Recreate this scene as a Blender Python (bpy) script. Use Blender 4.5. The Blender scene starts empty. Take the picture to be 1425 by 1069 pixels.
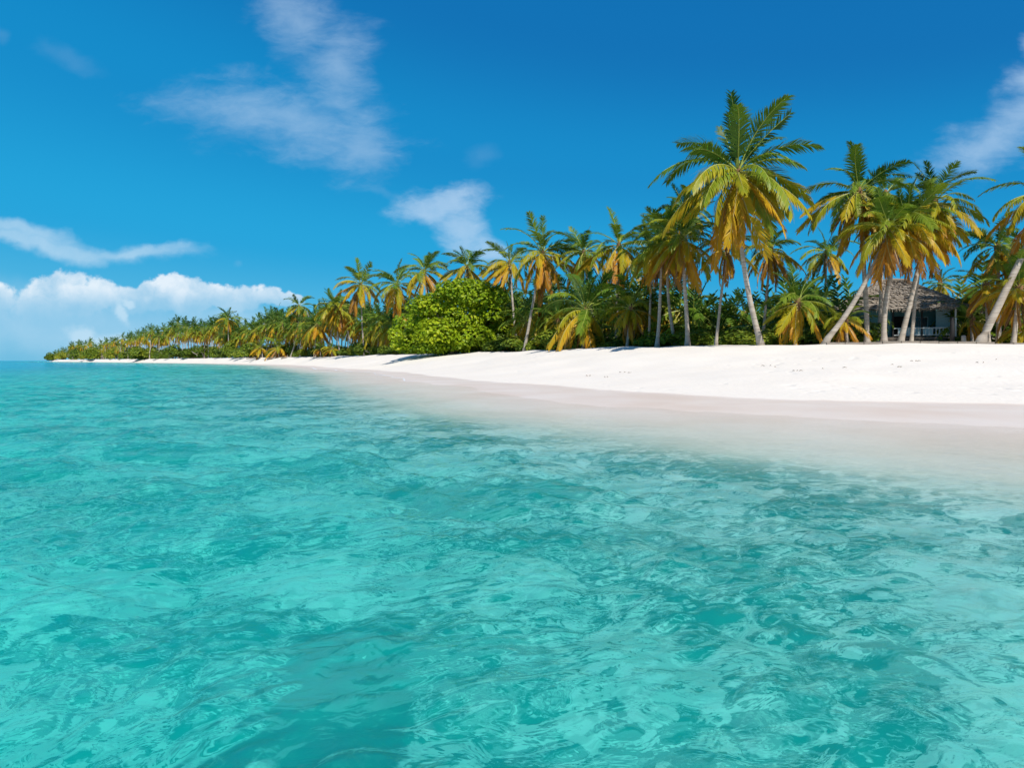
import bpy, bmesh, math, random
import numpy as np
from mathutils import Vector, Matrix, noise as mnoise

random.seed(7)
rng = np.random.default_rng(11)
scene = bpy.context.scene
COL = scene.collection
R = math.radians

# ---------------------------------------------------------------- camera
F, CH, HY, CX = 950.0, 1.2, 502.0, 712.5      # focal length in photo pixels, eye height, horizon row, centre column
cam = bpy.data.cameras.new("camera")
cam.sensor_width = 36.0
cam.lens = 36.0 * F / 1425.0
cam.shift_y = -(534.5 - HY) / 1425.0
cam.clip_start = 0.05
cam.clip_end = 60000.0
cam_o = bpy.data.objects.new("camera", cam)
COL.objects.link(cam_o)
cam_o.location = (0, 0, CH)
cam_o.rotation_euler = (R(90), 0, 0)
scene.camera = cam_o

# ---------------------------------------------------------------- light
SUN_EL, SUN_AZ = 47.0, 157.0                  # azimuth clockwise from +Y (the view direction): behind, to the right
sd = Vector((math.sin(R(SUN_AZ)) * math.cos(R(SUN_EL)), math.cos(R(SUN_AZ)) * math.cos(R(SUN_EL)), math.sin(R(SUN_EL))))
sun = bpy.data.lights.new("sun", 'SUN')
sun.energy = 4.2
sun.angle = R(0.53)
sun.color = (1.0, 0.955, 0.88)
sun_o = bpy.data.objects.new("sun", sun)
COL.objects.link(sun_o)
sun_o.rotation_euler = (-sd).to_track_quat('-Z', 'Y').to_euler()
sun_o.location = sd * 300

scene.view_settings.view_transform = 'Standard'
scene.view_settings.look = 'None'
scene.view_settings.exposure = 0.3
scene.view_settings.gamma = 1.0
scene.cycles.use_denoising = True
scene.cycles.max_bounces = 10
scene.cycles.transparent_max_bounces = 12
scene.cycles.caustics_refractive = True
scene.cycles.caustics_reflective = False
scene.cycles.sample_clamp_indirect = 6.0

world = bpy.data.worlds.new("World")
scene.world = world
world.use_nodes = True


class NT:
    """small node-tree writer"""
    def __init__(self, tree):
        self.t = tree
        self.n = tree.nodes
        self.l = tree.links

    def new(self, kind, **kw):
        nd = self.n.new(kind)
        for k, v in kw.items():
            setattr(nd, k, v)
        return nd

    def put(self, sock, v):
        if v is None:
            return
        if hasattr(v, 'is_output') or isinstance(v, bpy.types.NodeSocket):
            self.l.new(v, sock)
        else:
            if sock.type == 'RGBA' and not hasattr(v, '__len__'):
                v = (v, v, v, 1)
            elif sock.type == 'RGBA' and len(v) == 3:
                v = (*v, 1)
            sock.default_value = v

    def math(self, op, a, b=None, c=None, clamp=False):
        nd = self.new('ShaderNodeMath', operation=op, use_clamp=clamp)
        self.put(nd.inputs[0], a)
        self.put(nd.inputs[1], b)
        self.put(nd.inputs[2], c)
        return nd.outputs[0]

    def vmath(self, op, a, b=None):
        nd = self.new('ShaderNodeVectorMath', operation=op)
        self.put(nd.inputs[0], a)
        if b is not None:
            self.put(nd.inputs[1], b)
        return nd.outputs['Value'] if op in ('DOT_PRODUCT', 'LENGTH', 'DISTANCE') else nd.outputs[0]

    def noise(self, vec, scale, detail=4.0, rough=0.55, dist=0.0, lac=2.0):
        nd = self.new('ShaderNodeTexNoise')
        self.put(nd.inputs['Vector'], vec)
        nd.inputs['Scale'].default_value = scale
        nd.inputs['Detail'].default_value = detail
        nd.inputs['Roughness'].default_value = rough
        nd.inputs['Distortion'].default_value = dist
        nd.inputs['Lacunarity'].default_value = lac
        return nd.outputs['Fac']

    def remap(self, v, a, b, c=0.0, d=1.0, smooth=False):
        nd = self.new('ShaderNodeMapRange', interpolation_type='SMOOTHSTEP' if smooth else 'LINEAR')
        self.put(nd.inputs['Value'], v)
        for i, x in zip((1, 2, 3, 4), (a, b, c, d)):
            self.put(nd.inputs[i], x)
        return nd.outputs[0]

    def mix(self, f, a, b, blend='MIX'):
        nd = self.new('ShaderNodeMix', data_type='RGBA', blend_type=blend)
        self.put(nd.inputs[0], f)
        self.put(nd.inputs[6], a)
        self.put(nd.inputs[7], b)
        return nd.outputs[2]

    def mapping(self, vec, loc=(0, 0, 0), rot=(0, 0, 0), scale=(1, 1, 1)):
        nd = self.new('ShaderNodeMapping')
        self.put(nd.inputs[0], vec)
        nd.inputs[1].default_value = loc
        nd.inputs[2].default_value = rot
        nd.inputs[3].default_value = scale
        return nd.outputs[0]


def build_world():
    t = NT(world.node_tree)
    t.n.clear()
    out = t.new('ShaderNodeOutputWorld')
    bg = t.new('ShaderNodeBackground')
    bg.inputs[1].default_value = 0.11
    t.l.new(bg.outputs[0], out.inputs[0])
    sky = t.new('ShaderNodeTexSky', sky_type='NISHITA')
    sky.sun_disc = False
    sky.sun_elevation = R(SUN_EL)
    sky.sun_rotation = R(SUN_AZ)
    sky.air_density = 1.0
    sky.dust_density = 0.3
    sky.ozone_density = 2.0
    K = 0.84 / 0.11
    dirv = t.new('ShaderNodeTexCoord').outputs['Generated']
    sep = t.new('ShaderNodeSeparateXYZ')
    t.l.new(dirv, sep.inputs[0])
    dx, dy, dz = sep.outputs
    # deep tropical blue: clean-air grade of the sky texture by height above the horizon
    ramp = t.new('ShaderNodeValToRGB')
    ramp.color_ramp.interpolation = 'EASE'
    stops = [(0.0, (.115, .47, .72)), (0.05, (.055, .43, .72)), (0.14, (.004, .350, .68)), (0.28, (.000, .250, .575)),
             (0.45, (0, .160, .455)), (0.7, (0, .10, .36)), (1.0, (0.0, .08, .32))]
    el = ramp.color_ramp.elements
    while len(el) < len(stops):
        el.new(0.5)
    for e, (p, c) in zip(el, stops):
        e.position = p
        e.color = (*c, 1)
    east = t.math('MULTIPLY', dx, 0.10)
    t.put(ramp.inputs[0], t.math('ADD', dz, t.math('MULTIPLY', east, t.math('MULTIPLY', dz, 4.0))))
    grade = t.vmath('SCALE', ramp.outputs[0])
    grade.node.inputs['Scale'].default_value = K
    col = t.mix(0.96, sky.outputs[0], grade)

    # clouds, placed by direction: u to the right, v up, both tangents seen from the shore
    yy = t.math('MAXIMUM', dy, 0.05)
    U = t.math('DIVIDE', dx, yy)
    V = t.math('DIVIDE', dz, yy)
    cb = t.new('ShaderNodeCombineXYZ')
    t.put(cb.inputs[0], U)
    t.put(cb.inputs[1], V)
    uv = cb.outputs[0]
    wn = t.new('ShaderNodeTexNoise')
    t.put(wn.inputs['Vector'], uv)
    wn.inputs['Scale'].default_value = 9
    wn.inputs['Detail'].default_value = 5
    warp = t.vmath('SUBTRACT', wn.outputs['Color'], (.5, .5, .5))
    wsc = t.vmath('SCALE', warp)
    wsc.node.inputs['Scale'].default_value = 0.085
    uvw = t.vmath('ADD', uv, wsc)
    wn2 = t.new('ShaderNodeTexNoise')
    t.put(wn2.inputs['Vector'], uv)
    wn2.inputs['Scale'].default_value = 32
    wn2.inputs['Detail'].default_value = 5
    wsc2 = t.vmath('SCALE', t.vmath('SUBTRACT', wn2.outputs['Color'], (.5, .5, .5)))
    wsc2.node.inputs['Scale'].default_value = 0.028
    uvc = t.vmath('ADD', uv, wsc2)

    def ell(base, px, py, rx, ry, rot=0.0):
        m = t.new('ShaderNodeMapping', vector_type='TEXTURE')
        t.put(m.inputs[0], base)
        m.inputs[1].default_value = ((px - CX) / F, (HY - py) / F, 0)
        m.inputs[2].default_value = (0, 0, R(-rot))
        m.inputs[3].default_value = (rx / F, ry / F, 1)
        return t.math('SUBTRACT', 1.0, t.vmath('LENGTH', m.outputs[0]))

    def union(base, L):
        r = None
        for q in L:
            e = ell(base, *q)
            r = e if r is None else t.math('SMOOTH_MAX', r, e, 0.25)
        return r

    streak = t.math('ADD', t.math('MULTIPLY', t.noise(t.mapping(uvc, rot=(0, 0, R(-32)), scale=(3, 11, 1)), 2.0, 8, 0.66), .6), t.math('MULTIPLY', t.noise(t.mapping(uv, rot=(0, 0, R(24)), scale=(5, 13, 1)), 2.6, 8, 0.66, .6), .4))
    fineN = t.noise(uv, 26, 6, 0.6)

    def veil(L, dens, soft, namp, c=(.52, .70, .88)):
        nonlocal col
        e = t.math('ADD', union(uvw, L), t.math('MULTIPLY', t.math('SUBTRACT', streak, .5), namp))
        a = t.math('MULTIPLY', t.remap(e, 0.0, soft, 0, 1, True), t.math('MULTIPLY', t.remap(fineN, .2, .8, .75, 1.1), dens))
        a = t.math('MULTIPLY', a, t.remap(dy, .06, .12))
        col = t.mix(a, col, tuple(x * K for x in c))

    veil([(385, 165, 215, 70, 12), (410, 20, 80, 70, 30), (470, 95, 75, 100, 20), (500, 190, 75, 75, 0)], 0.40, 1.1, 2.2)
    veil([(605, 285, 85, 34, -5), (640, 318, 50, 50, 40), (680, 345, 50, 30, 20)], 0.58, 0.8, 1.9, (.58, .74, .92))
    veil([(672, 215, 28, 36, 20), (520, 265, 40, 9, 5), (331, 360, 12, 9, 0), (10, 50, 22, 16, 0), (100, 80, 60, 22, 15)], 0.07, 0.9, 1.4)
    veil([(1375, 200, 130, 46, -18), (1425, 165, 90, 50, -25), (1428, 118, 60, 26, -15), (1500, 150, 130, 80, -10), (1430, 70, 22, 22, 0)], 0.56, 1.0, 1.8, (.50, .68, .88))
    veil([(60, 346, 240, 20, 2), (190, 349, 110, 13, 0), (20, 330, 130, 18, 4)], 0.55, 0.8, 1.0, (.60, .78, .92))
    # haze bank and cumulus low over the sea on the left
    veil([(90, 455, 300, 62, 0), (300, 450, 190, 45, 0), (-60, 450, 150, 80, 0)], 0.62, 0.8, 0.25, (.42, .66, .85))
    D = [(-16, 420, 46, 36, 0), (85, 412, 60, 36, 0), (62, 425, 44, 34, 0), (92, 398, 34, 22, 0), (130, 412, 50, 26, 0), (180, 418, 46, 25, 0), (225, 408, 44, 30, 0),
         (232, 396, 24, 20, 0), (270, 414, 52, 26, 0), (298, 404, 22, 14, 0), (330, 414, 70, 20, 0), (385, 414, 45, 12, 0)]
    e = t.math('ADD', union(uvc, D), t.math('MULTIPLY', t.math('SUBTRACT', fineN, .5), 1.15))
    below = t.remap(t.math('ADD', V, t.math('MULTIPLY', t.math('SUBTRACT', fineN, .5), .02)), (HY - 452) / F, (HY - 394) / F, 0, 1, True)
    a = t.math('MULTIPLY', t.math('MULTIPLY', t.remap(e, 0.02, 0.30, 0, 1, True), t.math('MULTIPLY', t.math('POWER', below, .9), .80)), t.remap(dy, .06, .12))
    shade = t.remap(t.math('ADD', e, t.math('MULTIPLY', below, .55)), 0.25, 1.25, 0, 1)
    cc = t.mix(t.math('MULTIPLY', below, t.remap(t.noise(uvc, 17, 6, .6), .34, .62, .15, 1.05)), tuple(x * K for x in (.40, .63, .82)), tuple(x * K for x in (.92, .96, 1.0)))
    col = t.mix(a, col, cc)
    e2 = t.math('ADD', union(uvc, [(112, 465, 26, 20, 0), (170, 436, 10, 22, -10), (181, 424, 12, 7, 20), (150, 480, 70, 20, 0)]), t.math('MULTIPLY', t.math('SUBTRACT', fineN, .5), .8))
    a2 = t.math('MULTIPLY', t.math('MULTIPLY', t.remap(e2, 0.0, 0.7, 0, 1, True), .55), t.remap(dy, .06, .12))
    col = t.mix(a2, col, tuple(x * K for x in (.62, .80, .93)))
    # loose fair-weather cloud over the rest of the sky, behind the viewer
    rear = t.noise(t.mapping(dirv, scale=(1, 1, 2.6)), 2.4, 7, 0.58)
    ra = t.math('MULTIPLY', t.math('MULTIPLY', t.remap(rear, .50, .72, 0, .8, True), t.remap(dy, .25, -.05, 0, 1)), t.remap(dz, 0.0, .12))
    col = t.mix(ra, col, tuple(x * K for x in (.85, .90, .97)))
    t.l.new(col, bg.inputs[0])


build_world()

# ---------------------------------------------------------------- lie of the land


def catmull(P, n=10):
    P = [np.array(p, float) for p in P]
    P = [2 * P[0] - P[1]] + P + [2 * P[-1] - P[-2]]
    out = []
    for i in range(1, len(P) - 2):
        for k in range(n):
            s = k / n
            a, b, c, d = P[i - 1], P[i], P[i + 1], P[i + 2]
            out.append(0.5 * (2 * b + (c - a) * s + (2 * a - 5 * b + 4 * c - d) * s * s + (3 * b - a - 3 * c + d) * s ** 3))
    out.append(P[-2])
    return np.array(out)


WL = catmull([(95, -45), (60, -22), (36, -4), (24, 8), (17, 14.2), (13, 17.3), (8.7, 18.8), (4.5, 22.6), (0.3, 33), (-5.2, 47),
              (-9.7, 63), (-30, 112), (-57, 175), (-125, 285), (-216, 405), (-380, 610), (-561, 830), (-600, 910), (-560, 1010)], 8)
VL = catmull([(140, 10), (90, 30), (60, 41), (33, 44), (21.2, 46), (10.7, 54), (0.6, 80), (-19.6, 122), (-74, 222), (-229, 428),
              (-395, 632), (-566, 846), (-585, 910), (-550, 990)], 8)
BACK = np.array([(0, 1500.), (4000, 3000.), (4000, -3000.), (300, -400.)])


def poly_sd(P, x, y):
    """signed distance to the shoreline P (closed round the back of the land): positive on the land side"""
    d2 = np.full(x.shape, 1e18)
    for a, b in zip(P[:-1], P[1:]):
        ex, ey = b - a
        t = np.clip(((x - a[0]) * ex + (y - a[1]) * ey) / (ex * ex + ey * ey), 0, 1)
        d2 = np.minimum(d2, (x - a[0] - t * ex) ** 2 + (y - a[1] - t * ey) ** 2)
    Q = np.vstack([P, BACK])
    ins = np.zeros(x.shape, bool)
    for a, b in zip(Q, np.roll(Q, -1, axis=0)):
        c = (a[1] > y) != (b[1] > y)
        with np.errstate(divide='ignore', invalid='ignore'):
            xi = (b[0] - a[0]) * (y - a[1]) / (b[1] - a[1]) + a[0]
        ins ^= c & (x < xi)
    return np.where(ins, 1, -1) * np.sqrt(d2)


def waves2(x, y, specs):
    z = np.zeros(x.shape)
    for kx, ky, ph, am in specs:
        z += am * np.sin(kx * x + ky * y + ph)
    return z


def spec(n, l0, l1, amp, a0=0.0, spread=math.pi, r=rng):
    out = []
    for i in range(n):
        lam = l0 * (l1 / l0) ** r.random()
        a = a0 + (r.random() * 2 - 1) * spread
        k = 2 * math.pi / lam
        out.append((k * math.cos(a), k * math.sin(a), r.random() * 6.283, amp * lam * (0.5 + r.random())))
    return out


DUNE = spec(16, 3, 14, 0.0026)
BED = spec(22, 1.2, 9, 0.0045)
CUSP = spec(8, 6, 22, 0.010)


def ground_z(x, y):
    x = np.atleast_1d(np.asarray(x, float))
    y = np.atleast_1d(np.asarray(y, float))
    dw = poly_sd(WL, x, y) + waves2(x, y, CUSP) * np.clip(np.hypot(x, y) / 40, .5, 3)
    dv = poly_sd(VL, x, y)
    t = np.where(dv > 0, 1.0, dw / (np.maximum(dw, 0) + np.abs(dv) + 1e-6))
    t = np.clip(t, 0, 1)
    land = 2.25 * (0.62 * t + 0.38 * t * t * (3 - 2 * t)) + 0.05
    land += waves2(x, y, DUNE) * np.clip(dw / 6, 0, 1)
    off = -dw * (1.42 - .66 * np.clip((x + 3) / 11, 0, 1))
    dep = np.interp(off, [0, 4.5, 8, 11, 15, 21, 30, 60, 150, 400, 3000], [-.05, 0, .05, .15, .40, .85, 1.3, 2.3, 4.0, 7.0, 14.0])
    sea = -dep + waves2(x, y, BED) * np.clip(dep, 0.06, 1)
    return np.where(dw > 0, land, sea)


def gz1(x, y):
    return float(ground_z(x, y)[0])


def fan_grid(angles, radii):
    A, Rr = np.meshgrid(angles, radii)
    return Rr * np.sin(A), Rr * np.cos(A)


def grid_mesh(name, X, Y, Z, closed=True, attrs=None, keep=None):
    nr, na = X.shape
    co = np.stack([X, Y, Z], -1).reshape(-1, 3)
    i = np.arange(nr - 1)[:, None]
    j = np.arange(na if closed else na - 1)[None, :]
    j2 = (j + 1) % na
    faces = np.stack([i * na + j, (i + 0) * na + j2, (i + 1) * na + j2, (i + 1) * na + j], -1).reshape(-1, 4)
    if keep is not None:
        faces = faces[keep(faces)]
        used = np.unique(faces)
        back = np.zeros(len(co), np.int64)
        back[used] = np.arange(len(used))
        faces = back[faces]
        co = co[used]
        attrs = {k: v.ravel()[used] for k, v in (attrs or {}).items()}
    me = bpy.data.meshes.new(name)
    me.vertices.add(len(co))
    me.vertices.foreach_set('co', co.astype(np.float32).ravel())
    me.loops.add(faces.size)
    me.loops.foreach_set('vertex_index', faces.astype(np.int32).ravel())
    me.polygons.add(len(faces))
    me.polygons.foreach_set('loop_start', np.arange(0, faces.size, 4, dtype=np.int32))
    me.polygons.foreach_set('loop_total', np.full(len(faces), 4, dtype=np.int32))
    me.polygons.foreach_set('use_smooth', np.ones(len(faces), bool))
    me.update(calc_edges=True)
    for k, v in (attrs or {}).items():
        at = me.attributes.new(k, 'FLOAT', 'POINT')
        at.data.foreach_set('value', v.astype(np.float32).ravel())
    return me


def mat(name):
    m = bpy.data.materials.new(name)
    m.use_nodes = True
    t = NT(m.node_tree)
    t.n.clear()
    out = t.new('ShaderNodeOutputMaterial')
    return m, t, out


def link(name, me, m=None, parent=None):
    o = bpy.data.objects.new(name, me)
    COL.objects.link(o)
    if m is not None:
        for q in (m if isinstance(m, (list, tuple)) else [m]):
            if q.name not in [s.name for s in me.materials if s]:
                me.materials.append(q)
    if parent is not None:
        o.parent = parent
    return o


# ---------------------------------------------------------------- ground
def sand_material():
    m, t, out = mat('coral_sand')
    geo = t.new('ShaderNodeNewGeometry').outputs['Position']
    sep = t.new('ShaderNodeSeparateXYZ')
    t.l.new(geo, sep.inputs[0])
    z = sep.outputs[2]
    n1 = t.noise(geo, 0.35, 5)
    n2 = t.noise(geo, 6.0, 6, 0.6)
    n3 = t.noise(geo, 60.0, 3, 0.6)
    dry = t.mix(n1, (0.76, 0.685, 0.59), (0.81, 0.75, 0.665))
    dry = t.mix(t.math('MULTIPLY', t.remap(n3, 0.58, 0.75), 0.25), dry, (0.52, 0.47, 0.41))
    wet = t.mix(t.remap(n1, .35, .65), (0.69, 0.57, 0.475), (0.75, 0.66, 0.58))
    edge = t.math('ADD', z, t.math('MULTIPLY', t.math('SUBTRACT', n1, 0.5), 0.05))
    wf = t.remap(edge, 0.065, 0.09, 1, 0, True)
    land = t.mix(wf, dry, wet)
    # sea bed: pale sand, its mottled colour also imitating caustic and reflected light
    bw = t.new('ShaderNodeTexNoise')
    t.put(bw.inputs['Vector'], geo)
    bw.inputs['Scale'].default_value = 1.7
    bw.inputs['Detail'].default_value = 3
    bsc = t.vmath('SCALE', t.vmath('SUBTRACT', bw.outputs['Color'], (.5, .5, .5)))
    bsc.node.inputs['Scale'].default_value = 0.9
    bp = t.vmath('ADD', geo, bsc)
    big = t.noise(t.mapping(bp, scale=(.5, .8, .2)), 1.0, 4, .5)
    fine = t.noise(t.mapping(bp, rot=(0, 0, R(20)), scale=(1.0, 1.9, .3)), 4.2, 5, .62)
    pat = t.math('ADD', t.math('MULTIPLY', big, .45), t.math('MULTIPLY', fine, .55))
    bed = t.mix(t.remap(pat, 0.465, 0.53, 0, 1, True), (0.025, 0.23, 0.20), (0.90, 0.88, 0.81))
    # the viewer's cast shadow, painted dark into the bed colour, left of centre
    shadow_p = t.mapping(geo, loc=(-.86, 3.1, 0), scale=(.55, 1.15, 1))
    shadow_p.node.vector_type = 'TEXTURE'
    shadow_p.node.inputs[3].default_value = (.40, .80, 4)
    shadow_r = t.math('ADD', t.vmath('LENGTH', shadow_p), t.math('MULTIPLY', t.math('SUBTRACT', t.noise(geo, 3.2, 5, .6), .5), .9))
    bed = t.mix(t.remap(shadow_r, .8, 1.2, .95, 0, True), bed, (.05, .10, .09))
    uf = t.remap(z, -0.35, -0.12, 1, 0, True)
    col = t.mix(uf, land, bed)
    p = t.new('ShaderNodeBsdfPrincipled')
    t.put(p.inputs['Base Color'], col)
    t.put(p.inputs['Roughness'], t.remap(wf, 0, 1, 0.9, 0.45))
    p.inputs['Specular IOR Level'].default_value = 0.25
    b = t.new('ShaderNodeBump')
    b.inputs['Strength'].default_value = 0.55
    b.inputs['Distance'].default_value = 0.06
    vo = t.new('ShaderNodeTexVoronoi', feature='SMOOTH_F1')
    t.put(vo.inputs['Vector'], t.mapping(geo, scale=(1.0, .7, .2)))
    vo.inputs['Scale'].default_value = 1.5
    dent = t.math('MULTIPLY', t.remap(vo.outputs['Distance'], .05, .30, -1.6, 0, True), t.remap(t.noise(geo, .22, 3), .48, .62, 0, 1, True))
    hh = t.math('ADD', t.math('ADD', n2, t.math('MULTIPLY', n3, 0.12)), dent)
    t.put(b.inputs['Height'], t.math('MULTIPLY', hh, t.remap(wf, 0, 1, 1, 0.08)))
    t.l.new(b.outputs[0], p.inputs['Normal'])
    t.l.new(p.outputs[0], out.inputs[0])
    return m


front = np.radians(np.arange(-48, 48.01, 0.2))
rear = np.radians(np.linspace(48, 312, 90)[1:-1])
ang = np.concatenate([front, rear])
rad = np.concatenate([np.geomspace(0.3, 5, 60), np.geomspace(5, 260, 330)[1:], np.geomspace(260, 30000, 140)[1:]])
GX, GY = fan_grid(ang, rad)
GZ = ground_z(GX.ravel(), GY.ravel()).reshape(GX.shape)
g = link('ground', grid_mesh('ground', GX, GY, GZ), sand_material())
g['kind'] = 'structure'

# ---------------------------------------------------------------- sea
def water_material():
    m, t, out = mat('sea_water')
    geo = t.new('ShaderNodeNewGeometry').outputs['Position']
    at = t.new('ShaderNodeAttribute', attribute_name='depth')
    d = at.outputs['Fac']

    def ab(k):
        return t.math('EXPONENT', t.math('MULTIPLY', d, -k))
    comb = t.new('ShaderNodeCombineXYZ')
    for i, k in enumerate((0.74, 0.030, 0.085)):
        t.put(comb.inputs[i], ab(k))
    tint = comb.outputs[0]
    bump = t.new('ShaderNodeBump')
    t.put(bump.inputs['Strength'], t.remap(d, 0.0, 0.3, 0.35, 0.80))
    bump.inputs['Distance'].default_value = 0.03
    h = t.math('ADD', t.noise(t.mapping(geo, scale=(1, 1.3, 1)), 7.0, 5, 0.55, 0.6), t.math('MULTIPLY', t.noise(geo, 1.6, 3), 1.5))
    t.put(bump.inputs['Height'], h)
    N = bump.outputs[0]
    refr = t.new('ShaderNodeBsdfRefraction')
    refr.inputs['IOR'].default_value = 1.33
    refr.inputs['Roughness'].default_value = 0.0
    t.put(refr.inputs['Color'], tint)
    gl = t.new('ShaderNodeBsdfGlossy')
    gl.inputs['Roughness'].default_value = 0.03
    body = t.new('ShaderNodeBsdfDiffuse')
    t.put(body.inputs['Color'], t.mix(t.remap(d, 0.8, 2.6, 0, 1, True), (0.0, 0.68, 0.62), (0.0, 0.38, 0.54)))
    for s in (gl, body):
        t.l.new(N, s.inputs['Normal'])
    soft = t.new('ShaderNodeBump')
    soft.inputs['Strength'].default_value = 0.42
    soft.inputs['Distance'].default_value = 0.03
    t.put(soft.inputs['Height'], t.noise(t.mapping(geo, scale=(1, 1.5, 1)), 6.0, 3, 0.5, 0.6))
    t.l.new(soft.outputs[0], refr.inputs['Normal'])
    fr = t.new('ShaderNodeFresnel')
    fr.inputs[0].default_value = 1.33
    t.l.new(N, fr.inputs['Normal'])
    m1 = t.new('ShaderNodeMixShader')
    t.put(m1.inputs[0], t.math('MULTIPLY', t.math('SUBTRACT', 1.0, ab(0.62)), t.remap(d, .9, 2.6, WBODY, .92)))
    clear = t.new('ShaderNodeBsdfTransparent')
    t.put(clear.inputs['Color'], tint)
    m0 = t.new('ShaderNodeMixShader')
    t.put(m0.inputs[0], t.remap(d, 0.03, 0.45, 1.0, WCLEAR, True))
    t.l.new(refr.outputs[0], m0.inputs[1])
    t.l.new(clear.outputs[0], m0.inputs[2])
    through = m0
    t.l.new(through.outputs[0], m1.inputs[1])
    t.l.new(body.outputs[0], m1.inputs[2])
    m2 = t.new('ShaderNodeMixShader')
    # a rippled surface never mirrors fully at a grazing view: saturating Fresnel
    fs = t.math('DIVIDE', fr.outputs[0], t.math('ADD', 1.0, t.math('MULTIPLY', fr.outputs[0], 1.7)))
    t.put(m2.inputs[0], t.math('MULTIPLY', fs, t.remap(d, 0.0, 0.30, 0.50, 1.0)))
    t.l.new(m1.outputs[0], m2.inputs[1])
    t.l.new(gl.outputs[0], m2.inputs[2])
    t.l.new(m2.outputs[0], out.inputs[0])
    return m


WBODY = 0.47
WCLEAR = 0.30
wfront = np.radians(np.arange(-46, 46.01, 0.14))
wrear = np.radians(np.linspace(46, 314, 70)[1:-1])
wang = np.concatenate([wfront, wrear])
wrad = np.concatenate([[0.1, .4, .7], np.geomspace(1.0, 12, 400), np.geomspace(12, 100, 250)[1:], np.geomspace(100, 40000, 120)[1:]])
SX, SY = fan_grid(wang, wrad)
dep = np.maximum(-ground_z(SX.ravel(), SY.ravel()).reshape(SX.shape), 0)
r_ = np.random.default_rng(5)
main = R(200)
SW = []
for lo, hi, n, am, sp in ((1.0, 3.0, 12, .0048, 1.0), (0.4, 1.0, 24, .0056, 1.2), (0.2, 0.4, 40, .0052, 1.5), (0.09, 0.2, 60, .0036, 1.9)):
    SW.append((lo, spec(n, lo, hi, am, main, sp, r_)))
dist = np.hypot(SX, SY)
Zw = np.zeros(SX.shape)
wx = SX + 0.25 * np.sin(SY * 0.9 + 1.3 * np.sin(SX * .5)) + .1 * np.sin(SX * 2.1 + SY * 1.3)
wy = SY + 0.25 * np.sin(SX * 0.8 + 2 + 1.1 * np.sin(SY * .6)) + .1 * np.sin(SY * 2.3 - SX * 1.7)
for lo, sp in SW:
    Zw += waves2(wx, wy, sp) * np.clip(1.6 - dist * 0.006 / lo, 0, 1)
Zw = Zw * np.clip(dep / 0.6, 0.05, 1) * np.clip(2 - dist / 150, 0, 1)
flat_dep = dep.ravel()
s = link('sea', grid_mesh('sea', SX, SY, Zw, attrs={'depth': dep}, keep=lambda f: flat_dep[f].max(1) > 0), water_material())
s['kind'] = 'structure'

# ---------------------------------------------------------------- helpers for things
def thing(name, label, cat, loc, rotz=0.0, group=None):
    o = bpy.data.objects.new(name, None)
    o.empty_display_size = 0.3
    COL.objects.link(o)
    o.location = loc
    o.rotation_euler = (0, 0, rotz)
    tag(o, label, cat, group)
    return o


def tag(o, label, cat, group=None, kind=None):
    o['label'] = label
    o['category'] = cat
    if group:
        o['group'] = group
    if kind:
        o['kind'] = kind
    return o


class MB:
    """collects vertices, faces, per-vertex floats and material slots, then builds one mesh"""
    def __init__(self):
        self.v, self.f, self.m, self.a, self.b = [], [], [], [], []

    def add(self, vs, fs, mi=0, a=0.0, b=0.0):
        o = len(self.v)
        self.v.extend([tuple(x) for x in vs])
        self.f.extend([tuple(i + o for i in q) for q in fs])
        self.m.extend([mi] * len(fs))
        self.a.extend(a if hasattr(a, '__len__') else [a] * len(vs))
        self.b.extend(b if hasattr(b, '__len__') else [b] * len(vs))

    def box(self, c, s, rz=0.0, mi=0, tilt=None):
        M = Matrix.Rotation(rz, 3, 'Z')
        if tilt is not None:
            M = M @ tilt
        x, y, z = (q / 2 for q in s)
        vs = [Vector(c) + M @ Vector(p) for p in ((-x, -y, -z), (x, -y, -z), (x, y, -z), (-x, y, -z), (-x, -y, z), (x, -y, z), (x, y, z), (-x, y, z))]
        self.add(vs, [(0, 3, 2, 1), (4, 5, 6, 7), (0, 1, 5, 4), (1, 2, 6, 5), (2, 3, 7, 6), (3, 0, 4, 7)], mi)

    def tube(self, pts, rads, n=8, mi=0, cap=True, a=0.0):
        pts = [Vector(p) for p in pts]
        rings = []
        up = Vector((0.13, 0.21, 0.97)).normalized()
        for i, p in enumerate(pts):
            d = (pts[min(i + 1, len(pts) - 1)] - pts[max(i - 1, 0)]).normalized()
            u = d.cross(Vector((0.9, 0.3, 0.1)) if abs(d.dot(up)) > .95 else up).normalized()
            w = d.cross(u)
            rings.append([p + (u * math.cos(6.2832 * k / n) + w * math.sin(6.2832 * k / n)) * rads[i] for k in range(n)])
        vs = [q for r in rings for q in r]
        fs = [(i * n + k, i * n + (k + 1) % n, (i + 1) * n + (k + 1) % n, (i + 1) * n + k) for i in range(len(pts) - 1) for k in range(n)]
        if cap:
            fs.append(tuple(range((len(pts) - 1) * n, len(pts) * n)))
            fs.append(tuple(reversed(range(n))))
        self.add(vs, fs, mi, a)

    def mesh(self, name, mats=(), smooth=False):
        me = bpy.data.meshes.new(name)
        me.from_pydata(self.v, [], self.f)
        for m in mats:
            me.materials.append(m)
        me.polygons.foreach_set('material_index', self.m)
        if smooth:
            me.polygons.foreach_set('use_smooth', [True] * len(self.f))
        for k, d in (('age', self.a), ('tint', self.b)):
            at = me.attributes.new(k, 'FLOAT', 'POINT')
            at.data.foreach_set('value', d)
        me.update()
        return me


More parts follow.
